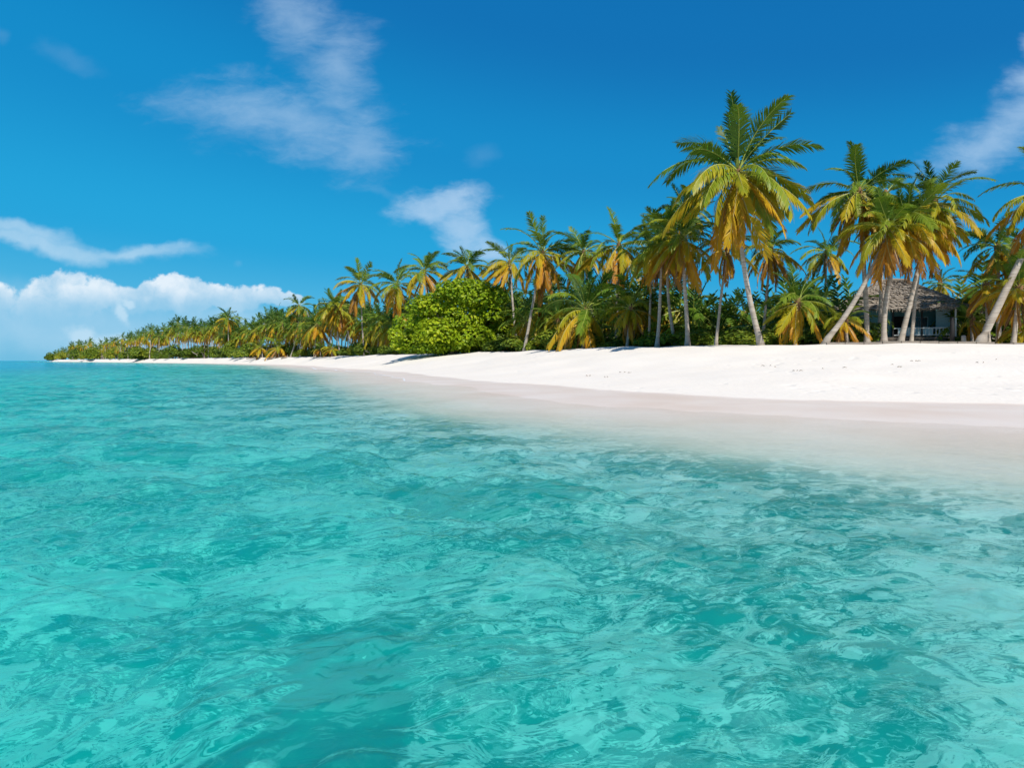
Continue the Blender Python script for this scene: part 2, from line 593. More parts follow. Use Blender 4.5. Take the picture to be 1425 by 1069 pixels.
# ---------------------------------------------------------------- plant materials
def leaf_shader(t, out, col, rough=0.45, trans=0.32, tcol=None):
    p = t.new('ShaderNodeBsdfPrincipled')
    t.put(p.inputs['Base Color'], col)
    p.inputs['Roughness'].default_value = rough
    p.inputs['Specular IOR Level'].default_value = 0.18
    tr = t.new('ShaderNodeBsdfTranslucent')
    t.put(tr.inputs['Color'], tcol if tcol is not None else col)
    mx = t.new('ShaderNodeMixShader')
    mx.inputs[0].default_value = trans
    t.l.new(p.outputs[0], mx.inputs[1])
    t.l.new(tr.outputs[0], mx.inputs[2])
    t.l.new(mx.outputs[0], out.inputs[0])


def palm_leaf_material():
    m, t, out = mat('palm_leaf')
    age = t.new('ShaderNodeAttribute', attribute_name='age').outputs['Fac']
    tint = t.new('ShaderNodeAttribute', attribute_name='tint').outputs['Fac']
    oi = t.new('ShaderNodeObjectInfo')
    sp = t.new('ShaderNodeSeparateColor')
    t.l.new(oi.outputs['Color'], sp.inputs[0])
    v = t.math('ADD', age, t.math('MULTIPLY', t.math('SUBTRACT', tint, .5), .16))
    v = t.math('ADD', v, t.math('MULTIPLY', t.math('SUBTRACT', oi.outputs['Random'], .5), .16))
    v = t.math('ADD', v, t.math('SUBTRACT', sp.outputs[0], .525), clamp=True)
    r = t.new('ShaderNodeValToRGB')
    st = [(0.0, (.045, .110, .014)), (.20, (.115, .205, .018)), (.36, (.22, .275, .020)), (.50, (.40, .33, .014)),
          (.66, (.55, .33, .016)), (.80, (.50, .21, .018)), (.92, (.27, .135, .045)), (1.0, (.19, .115, .065))]
    while len(r.color_ramp.elements) < len(st):
        r.color_ramp.elements.new(.5)
    for e, (q, c) in zip(r.color_ramp.elements, st):
        e.position = q
        e.color = (*c, 1)
    t.put(r.inputs[0], v)
    leaf_shader(t, out, r.outputs[0], 0.42, 0.30)
    return m


def rib_material():
    m, t, out = mat('palm_rib')
    age = t.new('ShaderNodeAttribute', attribute_name='age').outputs['Fac']
    p = t.new('ShaderNodeBsdfPrincipled')
    t.put(p.inputs['Base Color'], t.mix(t.remap(age, .3, .95), (.30, .34, .05), (.36, .22, .09)))
    p.inputs['Roughness'].default_value = .55
    t.l.new(p.outputs[0], out.inputs[0])
    return m


def bark_material():
    m, t, out = mat('palm_bark')
    co = t.new('ShaderNodeTexCoord').outputs['Object']
    rings = t.noise(t.mapping(co, scale=(.6, .6, 9)), 1.0, 3, .6)
    blot = t.noise(t.mapping(co, scale=(3, 3, 1.2)), 1.0, 5, .6)
    oi = t.new('ShaderNodeObjectInfo').outputs['Random']
    c = t.mix(t.remap(rings, .35, .65), (.27, .22, .17), (.50, .44, .37))
    c = t.mix(t.remap(blot, .5, .8, 0, .7), c, (.20, .17, .14))
    c = t.mix(t.math('MULTIPLY', oi, .35), c, (.30, .25, .20))
    p = t.new('ShaderNodeBsdfPrincipled')
    t.put(p.inputs['Base Color'], c)
    p.inputs['Roughness'].default_value = .85
    b = t.new('ShaderNodeBump')
    b.inputs['Strength'].default_value = .7
    b.inputs['Distance'].default_value = .03
    t.put(b.inputs['Height'], rings)
    t.l.new(b.outputs[0], p.inputs['Normal'])
    t.l.new(p.outputs[0], out.inputs[0])
    return m


def plain(name, col, rough=.7, var=.25, scale=6.0, spec=.3, stretch=(1, 1, 1)):
    m, t, out = mat(name)
    co = t.new('ShaderNodeTexCoord').outputs['Object']
    n = t.noise(t.mapping(co, scale=stretch), scale, 5, .6)
    p = t.new('ShaderNodeBsdfPrincipled')
    t.put(p.inputs['Base Color'], t.mix(t.remap(n, .3, .7), tuple(x * (1 - var) for x in col), tuple(min(1, x * (1 + var * .6)) for x in col)))
    p.inputs['Roughness'].default_value = rough
    p.inputs['Specular IOR Level'].default_value = spec
    t.l.new(p.outputs[0], out.inputs[0])
    return m


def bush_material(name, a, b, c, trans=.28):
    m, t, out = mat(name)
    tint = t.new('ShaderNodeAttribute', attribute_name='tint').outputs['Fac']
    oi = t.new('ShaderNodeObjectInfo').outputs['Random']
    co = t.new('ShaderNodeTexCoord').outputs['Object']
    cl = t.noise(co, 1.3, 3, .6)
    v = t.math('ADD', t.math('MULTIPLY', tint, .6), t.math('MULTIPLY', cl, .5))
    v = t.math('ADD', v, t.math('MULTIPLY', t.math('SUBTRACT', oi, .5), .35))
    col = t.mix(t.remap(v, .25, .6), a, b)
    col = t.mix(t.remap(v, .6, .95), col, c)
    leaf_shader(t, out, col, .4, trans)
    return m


LEAF, RIB, BARK = palm_leaf_material(), rib_material(), bark_material()
NUT = plain('coconut_husk', (.24, .22, .05), .5, .4, 3)
FIBRE = plain('leaf_sheath_fibre', (.20, .11, .05), .9, .4, 9)
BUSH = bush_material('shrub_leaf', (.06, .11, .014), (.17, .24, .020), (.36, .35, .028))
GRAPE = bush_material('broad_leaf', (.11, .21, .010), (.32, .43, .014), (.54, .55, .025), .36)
WOOD = plain('weathered_wood', (.27, .23, .19), .85, .35, 4, .2, (1, 1, 8))

# ---------------------------------------------------------------- fronds
# class: elevation at the base, total droop, leaflet hang, age 0 green .. 1 dead brown
CLASSES = [(80, 28, .05, .10), (62, 62, .18, .16), (43, 84, .35, .24), (20, 88, .6, .33), (-4, 74, .85, .43),
           (-30, 52, 1.0, .58), (-54, 34, 1.1, .72), (-70, 18, 1.1, .84), (-80, 9, 1.0, .95)]
FR = random.Random(21)


def frond_into(mb, el, droop, hang, age, L=1.0, nl=54, M=None, w=.0145, nrib=10, side=0.0, r=FR):
    M = M or Matrix.Identity(4)
    el, droop = R(el + r.uniform(-6, 6)), R(droop * r.uniform(.85, 1.2))
    N = 24
    P, T = [Vector((0, 0, 0))], []
    bend = r.uniform(-.35, .35) + side
    dead = age > .8
    for i in range(N):
        s = (i + .5) / N
        a = el - droop * s ** 1.25
        yaw = bend * s * s
        d = Vector((math.cos(a) * math.cos(yaw), math.cos(a) * math.sin(yaw), math.sin(a)))
        T.append(d)
        P.append(P[-1] + d / N)
    T.append(T[-1])

    def at(s):
        x = min(max(s, 0), .9999) * N
        i = int(x)
        return P[i].lerp(P[i + 1], x - i), T[i].lerp(T[i + 1], x - i).normalized()
    pts = [at(k / nrib)[0] for k in range(nrib + 1)]
    mb.tube([M @ (p * L) for p in pts], [L * (.010 * (1 - .85 * k / nrib) + .0012) for k in range(nrib + 1)], 4, 1, False, age)
    twist = r.uniform(-.3, .3)
    ph1, ph2, gap = r.random() * 6.28, r.random() * 6.28, r.random()
    for k in range(nl):
        s = .14 + .86 * (k + .5 + r.uniform(-.3, .3)) / nl
        p, d = at(s)
        lat0 = Vector((0, 0, 1)).cross(d)
        lat0 = lat0.normalized() if lat0.length > .05 else Vector((0, 1, 0))
        upv = d.cross(lat0)
        prof = (.45 + .55 * min(1, (s - .1) / .3)) * (1 - .62 * max(0, (s - .5) / .5) ** 1.6)
        for sg in (-1, 1):
            if r.random() < (.30 if dead else .05) or (math.sin(s * 21 + ph1 + sg) > .93 and gap > .4):
                continue
            hang_ = hang * (1 + .35 * math.sin(s * 13 + ph2 + sg)) + .08 * math.sin(s * 9 + ph1)
            ll = .235 * prof * r.uniform(.8, 1.15) * (.8 if dead else 1)
            q = .55 + .55 * s + r.uniform(-.12, .12)
            dr = (d * q + lat0 * sg * (1.0 if not dead else .45) * r.uniform(.8, 1.1) + upv * (.28 - .25 * hang_) + Vector((0, 0, -1)) * hang_ * r.uniform(.55, 1.1)
                  + lat0 * twist * .5).normalized()
            dr2 = (dr + Vector((0, 0, -1)) * (.22 + .55 * hang) * r.uniform(.6, 1.4)).normalized()
            wd = dr.cross(upv + lat0 * .4 * sg)
            wd = wd.normalized() if wd.length > .05 else d
            ww = w * r.uniform(.8, 1.2)
            b0, b1, b2 = p, p + dr * ll * .5, p + dr * ll * .5 + dr2 * ll * .5
            tn = r.random() * .7 + .3 * s
            tip = min(1.0, age + (.10 if age > .25 else .04))
            mb.add([M @ (x * L) for x in (b0 + wd * ww * .5, b0 - wd * ww * .5, b1 + wd * ww * .55, b1 - wd * ww * .55, b2)],
                   [(0, 1, 3, 2), (2, 3, 4)], 0, [age, age, age, age, tip], tn)


FROND_MESH = []
for ci, (el, dp, hg, ag) in enumerate(CLASSES):
    row = []
    for k in range(6):
        mb = MB()
        frond_into(mb, el, dp, hg, ag)
        row.append(mb.mesh('frond', (LEAF, RIB)))
    FROND_MESH.append(row)


def frond_plan(n, skirt, r, up=1.0):
    """age classes and azimuths of one crown"""
    out = []
    a = r.random() * 360
    for k in range(n):
        f = (k + .5) / n
        lim = .46 * up
        if f < lim:
            c = (f / lim) * 4.0
        else:
            c = 4.0 + (f - lim) / (1 - lim) * (1.9 + 2.6 * skirt)
        out.append((min(8, max(0, int(c + r.random() * .95))), a + r.uniform(-22, 22)))
        a += 137.5
    return out


def trunk_mesh(base, top, bend, r0, r1, n=10, lean_curve=None):
    """curved tapering trunk from the origin to (top - base); bend pushes the middle sideways"""
    d = Vector(top) - Vector(base)
    mb = MB()
    N = 16
    pts, rads = [], []
    c1 = Vector((d.x * .5 + bend[0], d.y * .5 + bend[1], d.z * .42))
    for i in range(N + 1):
        s = i / N
        p = (c1 * 2 * s * (1 - s)) + d * s * s
        p += Vector((math.sin(s * 9) * .03, math.cos(s * 7) * .03, 0)) * s * (1 - s) * 2
        pts.append(p - Vector((0, 0, .35)) * (1 if i == 0 else 0))
        rads.append(r1 + (r0 - r1) * (1 - s) ** 1.0 + r0 * .75 * max(0, 1 - s * 9) ** 2)
    mb.tube(pts, rads, n, 0, True)
    return mb.mesh('trunk', (BARK,), True)


def nut_mesh():
    bm = bmesh.new()
    bmesh.ops.create_icosphere(bm, subdivisions=2, radius=.15)
    mb = MB()
    mb.add([Vector((v.co.x * (1 - .15 * v.co.z / .15), v.co.y * (1 - .15 * v.co.z / .15), v.co.z * 1.28)) for v in bm.verts], [[v.index for v in f.verts] for f in bm.faces])
    bm.free()
    return mb.mesh('coconut', (NUT,), True)


def sheath_mesh(r):
    mb = MB()
    mb.tube([(0, 0, -.55), (0, 0, -.2), (.02, 0, .15), (.03, 0, .5)], [.13, .21, .24, .08], 9)
    return mb.mesh('leaf_sheath', (FIBRE,), True)


COCONUT = nut_mesh()
SHEATH = sheath_mesh(random.Random(1))
_px = np.array([0, 70, 200, 400, 560, 720, 900, 1150, 1425, 1700], float)
_py = np.array([900, 846, 428, 222, 122, 80, 54, 46, 44, 43], float)


def yveg(px):
    return float(np.exp(np.interp(px, _px, np.log(_py))))


def wx_(px, Y):
    return (px - CX) / F * Y


def wz_(py, Y):
    return CH - (py - HY) / F * Y


def palm(label, cpx, cpy, bpx, dY=2.0, rad=60, n=28, skirt=.5, yel=0.0, bend=0.0, nuts=False, up=1.0, Y=None, dcy=0.0, cat='palm tree', group='coconut palms along the top of the beach', r0=.19, seed=0):
    """crown centre and trunk base are read from the photograph and put at depth Y"""
    r = random.Random(int(cpx * 13 + cpy * 7 + seed))
    Y = Y or yveg(bpx) + dY
    bx = wx_(bpx, Y)
    bz = gz1(bx, Y)
    cY = Y + dcy
    top = Vector((wx_(cpx, cY), cY, wz_(cpy, cY)))
    base = Vector((bx, Y, bz))
    o = thing('coconut_palm', label, cat, base, 0, group)
    L = rad / F * Y
    skirt = min(1, max(.1, skirt + r.uniform(-.15, .15)))
    up *= r.uniform(.85, 1.2)
    lean = Matrix.Rotation(R(r.uniform(2, 13)), 3, Vector((r.uniform(-1, 1), r.uniform(-1, 1), 0)).normalized())
    tr = link('trunk', trunk_mesh(base, top, (bend / F * Y, 0), r0, r0 * .58), None, o)
    ctop = top - base
    link('leaf_sheath', SHEATH, None, o).location = ctop
    if nuts:
        for k in range(r.randint(5, 8)):
            a_ = r.random() * 6.28
            n_ = link('coconut', COCONUT, None, o)
            n_.location = ctop + Vector((math.cos(a_) * .36, math.sin(a_) * .36, -.12 - r.random() * .42))
            n_.rotation_euler = (r.uniform(-.4, .4), r.uniform(-.4, .4), 0)
    for c, az in frond_plan(int(n * 1.3), skirt, r, up):
        f = bpy.data.objects.new('frond', FROND_MESH[c][r.randrange(6)])
        COL.objects.link(f)
        f.parent = o
        k = r.uniform(.74, 1.12) * (.78 if c == 0 else .92 if c == 1 else 1.0 if c < 7 else .8)
        f.scale = (L * k, L * k * r.choice((-1, 1)), L * k)
        az += 16 * math.sin(R(az - 20))
        az -= 32 * max(0, math.sin(R(az - 20)))
        f.rotation_euler = (lean @ Matrix.Rotation(R(az), 3, 'Z') @ Matrix.Rotation(R(r.uniform(-15, 15)), 3, 'Y') @ Matrix.Rotation(R(r.uniform(-26, 26)), 3, 'X')).to_euler()
        h = .28 - .07 * c
        f.location = ctop + Vector((math.cos(R(az)) * .12, math.sin(R(az)) * .12, h))
        f.color = (.5 + yel + r.uniform(-.05, .05), 0, 0, 1)
    return o


PALMS = [
    # label, crown x y, base x, dY, radius, n, skirt, yellow, bend, ...
    dict(label="tallest coconut palm, curved pale trunk standing alone at the front of the beach", cpx=1027, cpy=240, bpx=1060, dY=-.5, rad=122, n=42, skirt=.40, yel=-.05, bend=-16, nuts=True, r0=.20),
    dict(label="tall green-topped palm left of and behind the thatched hut", cpx=1195, cpy=268, bpx=1207, dY=4, rad=86, n=34, skirt=.35, yel=-.02, bend=4, nuts=True),
    dict(label="palm on a strongly leaning bare trunk whose orange fronds hang over the hut roof", cpx=1236, cpy=318, bpx=1145, dY=0, rad=74, n=34, skirt=.55, yel=.06, bend=14),
    dict(label="straight-trunked palm in front of the hut's dark teal wall", cpx=1262, cpy=312, bpx=1231, dY=2, rad=82, n=36, skirt=.55, yel=.08, bend=-22, nuts=True),
    dict(label="palm with a curved white trunk in front of the hut veranda", cpx=1300, cpy=282, bpx=1252, dY=2.5, rad=76, n=32, skirt=.35, yel=.0, bend=-4, nuts=True),
    dict(label="thin grey-trunked palm just right of the hut's middle, behind the white trunk", cpx=1288, cpy=322, bpx=1268, dY=4, rad=58, n=26, skirt=.7, yel=.08, bend=-6, r0=.13),
    dict(label="big palm at the right edge leaning out of the picture on a thick grey trunk", cpx=1462, cpy=272, bpx=1362, dY=0, rad=92, n=34, skirt=.6, yel=.07, bend=-6, r0=.26),
    dict(label="dark shaggy palm left of and behind the thick leaning trunk at right edge", cpx=1388, cpy=345, bpx=1390, dY=7, rad=58, n=30, skirt=.55, yel=-.04),
    dict(label="low bushy palm with orange lower fronds at the foot of the leaning right-edge trunk", cpx=1418, cpy=402, bpx=1410, dY=1, rad=64, n=28, skirt=.45, yel=.12, r0=.16),
    dict(label="stubby yellow palm between the hut's open shelter and the right-edge trunk", cpx=1372, cpy=398, bpx=1376, dY=6, rad=46, n=22, skirt=.4, yel=.16, r0=.14),
    dict(label="small green palm top peeping over the right slope of the hut roof", cpx=1308, cpy=396, bpx=1312, dY=22, rad=30, n=20, skirt=.2, r0=.14),
    dict(label="brown-skirted palm touching the tallest palm's left side, on a stout pale trunk", cpx=948, cpy=333, bpx=957, dY=2, rad=76, n=38, skirt=.85, yel=.06, bend=3),
    dict(label="palm with the longest dead brown skirt, second trunk left of the stout pale one", cpx=920, cpy=346, bpx=914, dY=3, rad=62, n=36, skirt=1.0, yel=.05, bend=3, r0=.16),
    dict(label="palm on a thin trunk that kinks right at its foot beside the stout pale trunk", cpx=930, cpy=326, bpx=941, dY=6, rad=60, n=28, skirt=.8, yel=.04, bend=-11, r0=.15),
    dict(label="slim-trunked palm at the left of the brown-skirted cluster", cpx=908, cpy=352, bpx=902, dY=7, rad=52, n=28, skirt=.8, yel=.05, r0=.13),
    dict(label="palm with a small green tuft and long drooping orange fronds, left of the brown-skirted cluster", cpx=861, cpy=342, bpx=857, dY=10, rad=66, n=24, skirt=.65, yel=.07, up=.85),
    dict(label="palm on a slim trunk leaning right beneath the tallest palm's hanging fronds", cpx=1012, cpy=345, bpx=996, dY=3, rad=50, n=24, skirt=.7, yel=.05, bend=-2, r0=.13),
    dict(label="yellow-skirted palm right behind the tallest palm's trunk", cpx=1072, cpy=348, bpx=1060, dY=7, rad=56, n=30, skirt=.55, yel=.06, r0=.14),
    dict(label="short leafy palm with a knee-high trunk between the tallest palm and the leaning bare trunk", cpx=1110, cpy=422, bpx=1107, dY=1, rad=62, n=26, skirt=.3, yel=.0, r0=.13),
    dict(label="golden low palm at the foot of the leaning bare trunk left of the hut", cpx=1176, cpy=446, bpx=1180, dY=1.5, rad=38, n=22, skirt=.3, yel=.13, r0=.13),
    dict(label="yellow-bladed palm on a slender white leaning trunk right of the round green tree", cpx=755, cpy=352, bpx=729, dY=2, rad=66, n=30, skirt=.55, yel=.06, bend=-2, nuts=True),
    dict(label="low broad palm with one bright orange frond reaching the sand", cpx=815, cpy=432, bpx=812, dY=2, rad=80, n=26, skirt=.25, yel=.0, r0=.2, up=1.1),
    dict(label="green palm half hidden behind the yellow-bladed slender palm", cpx=812, cpy=352, bpx=832, dY=14, rad=50, n=26, skirt=.3, yel=.0),
    dict(label="palm showing above the right shoulder of the round green tree", cpx=709, cpy=366, bpx=720, dY=12, rad=46, n=26, skirt=.6, yel=.06),
    dict(label="palm rising directly behind the top of the round green tree", cpx=650, cpy=372, bpx=648, dY=14, rad=48, n=26, skirt=.35, yel=.0),
    dict(label="palm with a leafy skirt above the left shoulder of the round green tree", cpx=591, cpy=378, bpx=600, dY=12, rad=46, n=28, skirt=.7, yel=.05),
    dict(label="orange-skirted palm standing just left of the round green tree", cpx=552, cpy=396, bpx=551, dY=8, rad=44, n=30, skirt=.75, yel=.06, bend=2),
    dict(label="golden umbrella-shaped palm on a tall pale trunk in the left-hand grove", cpx=502, cpy=396, bpx=507, dY=3, rad=42, n=30, skirt=.6, yel=.10, bend=-1),
    dict(label="drooping dark-skirted short palm between the golden umbrella palm and the orange-skirted palm", cpx=529, cpy=444, bpx=524, dY=10, rad=32, n=26, skirt=.9, yel=-.05),
    dict(label="broad yellow-green palm on twin-looking pale trunk left of the golden umbrella palm", cpx=467, cpy=426, bpx=473, dY=5, rad=38, n=28, skirt=.6, yel=.06),
    dict(label="palm bending left on a bent pale trunk behind the golden umbrella palm", cpx=474, cpy=432, bpx=491, dY=16, rad=30, n=24, skirt=.5, yel=.02, bend=6),
    dict(label="low yellow palm left of the broad yellow-green palm", cpx=441, cpy=452, bpx=437, dY=4, rad=32, n=24, skirt=.45, yel=.07),
    dict(label="slim solitary palm with a curved trunk at the left end of the near grove", cpx=416, cpy=426, bpx=404, dY=2, rad=26, n=22, skirt=.35, yel=-.02, bend=6, r0=.24),
    dict(label="tallest palm of the far shore, standing above the distant grove", cpx=317, cpy=444, bpx=319, dY=4, rad=23, n=24, skirt=.55, yel=.02, r0=.24),
    dict(label="low green palm in shadow between the slender leaning trunk and the low broad palm", cpx=776, cpy=446, bpx=772, dY=8, rad=46, n=22, skirt=.3, yel=.0, r0=.14),
    dict(label="low yellowing palm under the drooping orange fronds, left of the slim trunks", cpx=878, cpy=430, bpx=872, dY=5, rad=50, n=24, skirt=.35, yel=.09, r0=.14),
    dict(label="low palm with yellow lower fronds between the stout pale trunk and the slim leaning trunk", cpx=976, cpy=442, bpx=978, dY=14, rad=44, n=24, skirt=.4, yel=.10, r0=.14),
    dict(label="low dark palm in the gap behind the tallest palm's foot", cpx=1036, cpy=440, bpx=1034, dY=16, rad=40, n=22, skirt=.35, yel=-.02, r0=.14),
    dict(label="deep green palm behind the low palm under the tallest palm's right side", cpx=1146, cpy=420, bpx=1146, dY=18, rad=42, n=24, skirt=.3, yel=-.02, r0=.14),
    dict(label="tall palm far back, its top just left of the tallest palm's crown", cpx=953, cpy=292, bpx=966, dY=14, rad=50, n=24, skirt=.3, yel=-.03, r0=.15),
    dict(label="palm far back whose drooping crown fills the gap right of the tallest palm", cpx=1150, cpy=352, bpx=1146, dY=24, rad=46, n=26, skirt=.4, yel=-.02, r0=.15),
    dict(label="low green palm behind the black post, between the open shelter and right-edge trunk", cpx=1352, cpy=446, bpx=1353, dY=7.5, rad=34, n=18, skirt=.3, yel=.06, r0=.12),
    dict(label="wide olive palm filling the right edge behind the low bushy orange-fronded palm", cpx=1428, cpy=372, bpx=1432, dY=6, rad=66, n=26, skirt=.5, yel=.04, r0=.15),
    dict(label="yellow-green palm crouching at the very right edge of the sand", cpx=1436, cpy=446, bpx=1438, dY=2, rad=52, n=22, skirt=.35, yel=.12, r0=.14),
    dict(label="orange palm showing between the two leaning crowns above the hut", cpx=1232, cpy=272, bpx=1222, dY=9, rad=56, n=24, skirt=.4, yel=.0, r0=.15),
]
for q in PALMS:
    palm(**q)

# ---------------------------------------------------------------- farther palms: crown and trunk, copied
def crown_mesh(seed, n=26, skirt=.5, up=1.0, nl=15, w=.034):
    r = random.Random(seed)
    mb = MB()
    for c, az in frond_plan(n, skirt, r, up):
        el, dp, hg, ag = CLASSES[c]
        M = Matrix.Translation((0, 0, .05 - .013 * c)) @ Matrix.Rotation(R(az), 4, 'Z') @ Matrix.Rotation(R(r.uniform(-12, 12)), 4, 'X')
        frond_into(mb, el, dp, hg, ag, r.uniform(.85, 1.1), nl, M, w, 5, 0, r)
    return mb.mesh('crown', (LEAF, RIB))


CROWNS = [crown_mesh(k, n=r_n, skirt=sk) for k, (r_n, sk) in enumerate(((28, .35), (26, .6), (30, .8), (24, .45), (28, .6)))]
TRUNKS = []
for k in range(4):
    rr = random.Random(k + 50)
    TRUNKS.append(trunk_mesh((0, 0, 0), (rr.uniform(-.08, .08), 0, 1.0), (rr.uniform(-.05, .05), 0), .016, .009, 7))


def far_palm(x, y, top_z, L, yel, label, group, r):
    z = gz1(x, y)
    h = max(top_z - z - L * .72, .9)
    o = thing('coconut_palm', label, 'palm tree', (x, y, z), r.random() * 6.28, group)
    c = bpy.data.objects.new('crown', CROWNS[r.randrange(5)])
    t_ = bpy.data.objects.new('trunk', TRUNKS[r.randrange(4)])
    for q in (c, t_):
        COL.objects.link(q)
        q.parent = o
    tt = TRUNKS.index(t_.data)
    t_.scale = (h, h, h)
    mid = [v.co for v in t_.data.vertices][-10:]
    c.location = (t_.data.vertices[-1].co.x * h, t_.data.vertices[-1].co.y * h, h)
    c.scale = (L, L, L)
    c.color = (.5 + yel, 0, 0, 1)
    return o


PROF = np.array([(64, 499), (70, 493), (77, 489), (91, 484), (105, 480), (124, 477), (141, 478), (165, 472), (184, 467), (206, 459), (225, 462), (247, 450), (284, 455),
                 (305, 446), (330, 446), (345, 456), (360, 450), (383, 433), (400, 440), (430, 446), (450, 430), (480, 420), (520, 436), (560, 425), (600, 425), (700, 430)], float)


def prof(px):
    return float(np.interp(px, PROF[:, 0], PROF[:, 1]))


pr = random.Random(99)
for row, (a, b, st) in enumerate(((68, 440, 4.6), (72, 560, 6.5), (90, 620, 12.0))):
    px = a + pr.random() * st
    while px < b:
        Y = yveg(px) * (1 + .025 + .07 * row + pr.uniform(0, .05))
        top = prof(px) + pr.uniform(-9, 7) * min(1, (500 - prof(px)) / 30)
        if 306 < px < 330 and row == 0:
            top = max(top, 454)
        L = min(5.6, max(2.6, (HY - top) / F * Y * .46)) * pr.uniform(.85, 1.1)
        lab = ("small distant palm on the low point at the far left" if px < 150 else
               "palm in the dense distant grove left of the tall far-shore palm" if px < 310 else
               "palm packed in the far grove between the tall far-shore palm and the near grove" if px < 420 else
               "background palm behind the near left-hand grove")
        grp = ("palms on the far point" if px < 150 else "palms of the distant grove" if px < 310 else "palms of the middle grove" if px < 420 else "palms behind the near grove")
        far_palm(wx_(px, Y), Y, wz_(top, Y), L, pr.uniform(-.14, .03), lab, grp, pr)
        px += st * pr.uniform(.6, 1.4)
for px in range(700, 1425, 27):
    for k in range(2):
        q = px + pr.uniform(-13, 13)
        Y = yveg(q) + pr.uniform(20, 60)
        top = pr.uniform(412, 446) if 930 < q < 1240 else pr.uniform(395, 440)
        if 1255 < q < 1345:
            continue
        far_palm(wx_(q, Y), Y, wz_(top, Y), pr.uniform(3.4, 4.6), pr.uniform(-.06, .06), "dim low palm deep in the plantation behind the front row of trunks", "palms deep in the plantation", pr)

for a, b, n, t0, t1 in ((690, 850, 12, 378, 425), (850, 965, 9, 372, 420), (965, 1060, 5, 420, 446), (1075, 1200, 12, 392, 436), (1330, 1425, 7, 370, 425), (560, 700, 8, 380, 420)):
    for k in range(n):
        q = a + (b - a) * (k + pr.random()) / n
        Y = yveg(q) + pr.uniform(8, 20)
        far_palm(wx_(q, Y), Y, wz_(pr.uniform(t0, t1), Y), pr.uniform(3.6, 5.0), pr.uniform(-.08, .06), "sunlit middling palm in the second row behind the front trunks", "second row palms", pr)

# ---------------------------------------------------------------- shrubs
def clump_mesh(name, m, lobes, n, size, r, flat=.35, quad=True):
    """leaves spread through the outer shell of several lobes: (centre, radii)"""
    mb = MB()
    vol = [l[1][0] * l[1][1] + l[1][0] * l[1][2] for l in lobes]
    for (c, rd), vv in zip(lobes, vol):
        k = int(n * vv / sum(vol))
        lobe_t = r.uniform(0, .35)
        for _ in range(k):
            d = Vector((r.gauss(0, 1), r.gauss(0, 1), r.gauss(0, 1))).normalized()
            if d.z < -.55:
                continue
            rr = r.uniform(.62, 1.06) ** .6
            p = Vector(c) + Vector((d.x * rd[0], d.y * rd[1], d.z * rd[2])) * rr
            if p.z < .02:
                continue
            nrm = (d + Vector((r.uniform(-1, 1), r.uniform(-1, 1), r.uniform(-.4, 1))) * flat * 1.6 + Vector((0, 0, .35))).normalized()
            u = nrm.orthogonal().normalized()
            u = Matrix.Rotation(r.random() * 6.28, 3, nrm) @ u
            w = nrm.cross(u)
            s = size * r.uniform(.7, 1.3)
            q = [p - u * s * .5, p - u * s * .1 + w * s * .36 + nrm * s * .10, p + u * s * .32 + w * s * .26 + nrm * s * .06, p + u * s * .55 - nrm * s * .08,
                 p + u * s * .32 - w * s * .26 + nrm * s * .06, p - u * s * .1 - w * s * .36 + nrm * s * .10]
            mb.add(q, [(0, 1, 2, 3), (0, 3, 4, 5)], 0, 0, min(1, lobe_t + r.random() * .65))
    return mb.mesh(name, (m,))


def stems_mesh(r, h, spread, n=5, rad=.05, name='stem', m=None):
    mb = MB()
    for k in range(n):
        a = 6.28 * k / n + r.random()
        e = Vector((math.cos(a) * spread * r.uniform(.4, 1), math.sin(a) * spread * r.uniform(.4, 1), h * r.uniform(.7, 1)))
        pts = [Vector((math.cos(a) * .1, math.sin(a) * .1, -.2)), e * .35 + Vector((0, 0, h * .12)), e * .7 + Vector((r.uniform(-.1, .1), 0, h * .08)), e]
        mb.tube(pts, [rad, rad * .8, rad * .55, rad * .25], 6)
    return mb.mesh(name, (m or BARK,), True)


SHRUBS, SSTEMS = [], []
for k in range(6):
    r = random.Random(300 + k)
    lobes = [((r.uniform(-.75, .75), r.uniform(-.5, .5), r.uniform(.15, .62)), (r.uniform(.25, .5), r.uniform(.25, .5), r.uniform(.22, .42))) for _ in range(9)]
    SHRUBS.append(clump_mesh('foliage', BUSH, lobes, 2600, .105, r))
    SSTEMS.append(stems_mesh(r, .7, .6, 6, .03))


def shrub(x, y, w, h, label, group, r):
    o = thing('shrub', label, 'shrub', (x, y, gz1(x, y) - .05), r.random() * 6.28, group)
    k = r.randrange(6)
    for nm, me in (('foliage', SHRUBS[k]), ('stem', SSTEMS[k])):
        q = bpy.data.objects.new(nm, me)
        COL.objects.link(q)
        q.parent = o
        q.scale = (w / 2, w / 2, h)
    return o


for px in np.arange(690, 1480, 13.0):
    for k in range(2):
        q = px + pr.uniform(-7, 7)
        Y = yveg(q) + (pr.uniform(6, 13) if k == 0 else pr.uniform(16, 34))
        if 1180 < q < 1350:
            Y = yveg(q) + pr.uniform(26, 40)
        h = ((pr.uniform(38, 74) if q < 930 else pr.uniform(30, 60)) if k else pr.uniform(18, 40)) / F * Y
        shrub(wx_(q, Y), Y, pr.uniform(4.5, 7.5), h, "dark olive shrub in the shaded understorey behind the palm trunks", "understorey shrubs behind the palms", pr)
for px in np.arange(72, 700, 9.0):
    q = px + pr.uniform(-4, 4)
    Y = yveg(q) * 1.03 + pr.uniform(4, 12)
    h = min(pr.uniform(12, 24), (HY - prof(q)) * (.75 if q < 320 else .58)) / F * Y
    shrub(wx_(q, Y), Y, h * pr.uniform(1.2, 2.2) + 2, max(h, 2.2), "dull green bush filling in under the distant palms along the shore", "bushes under the distant palms", pr)

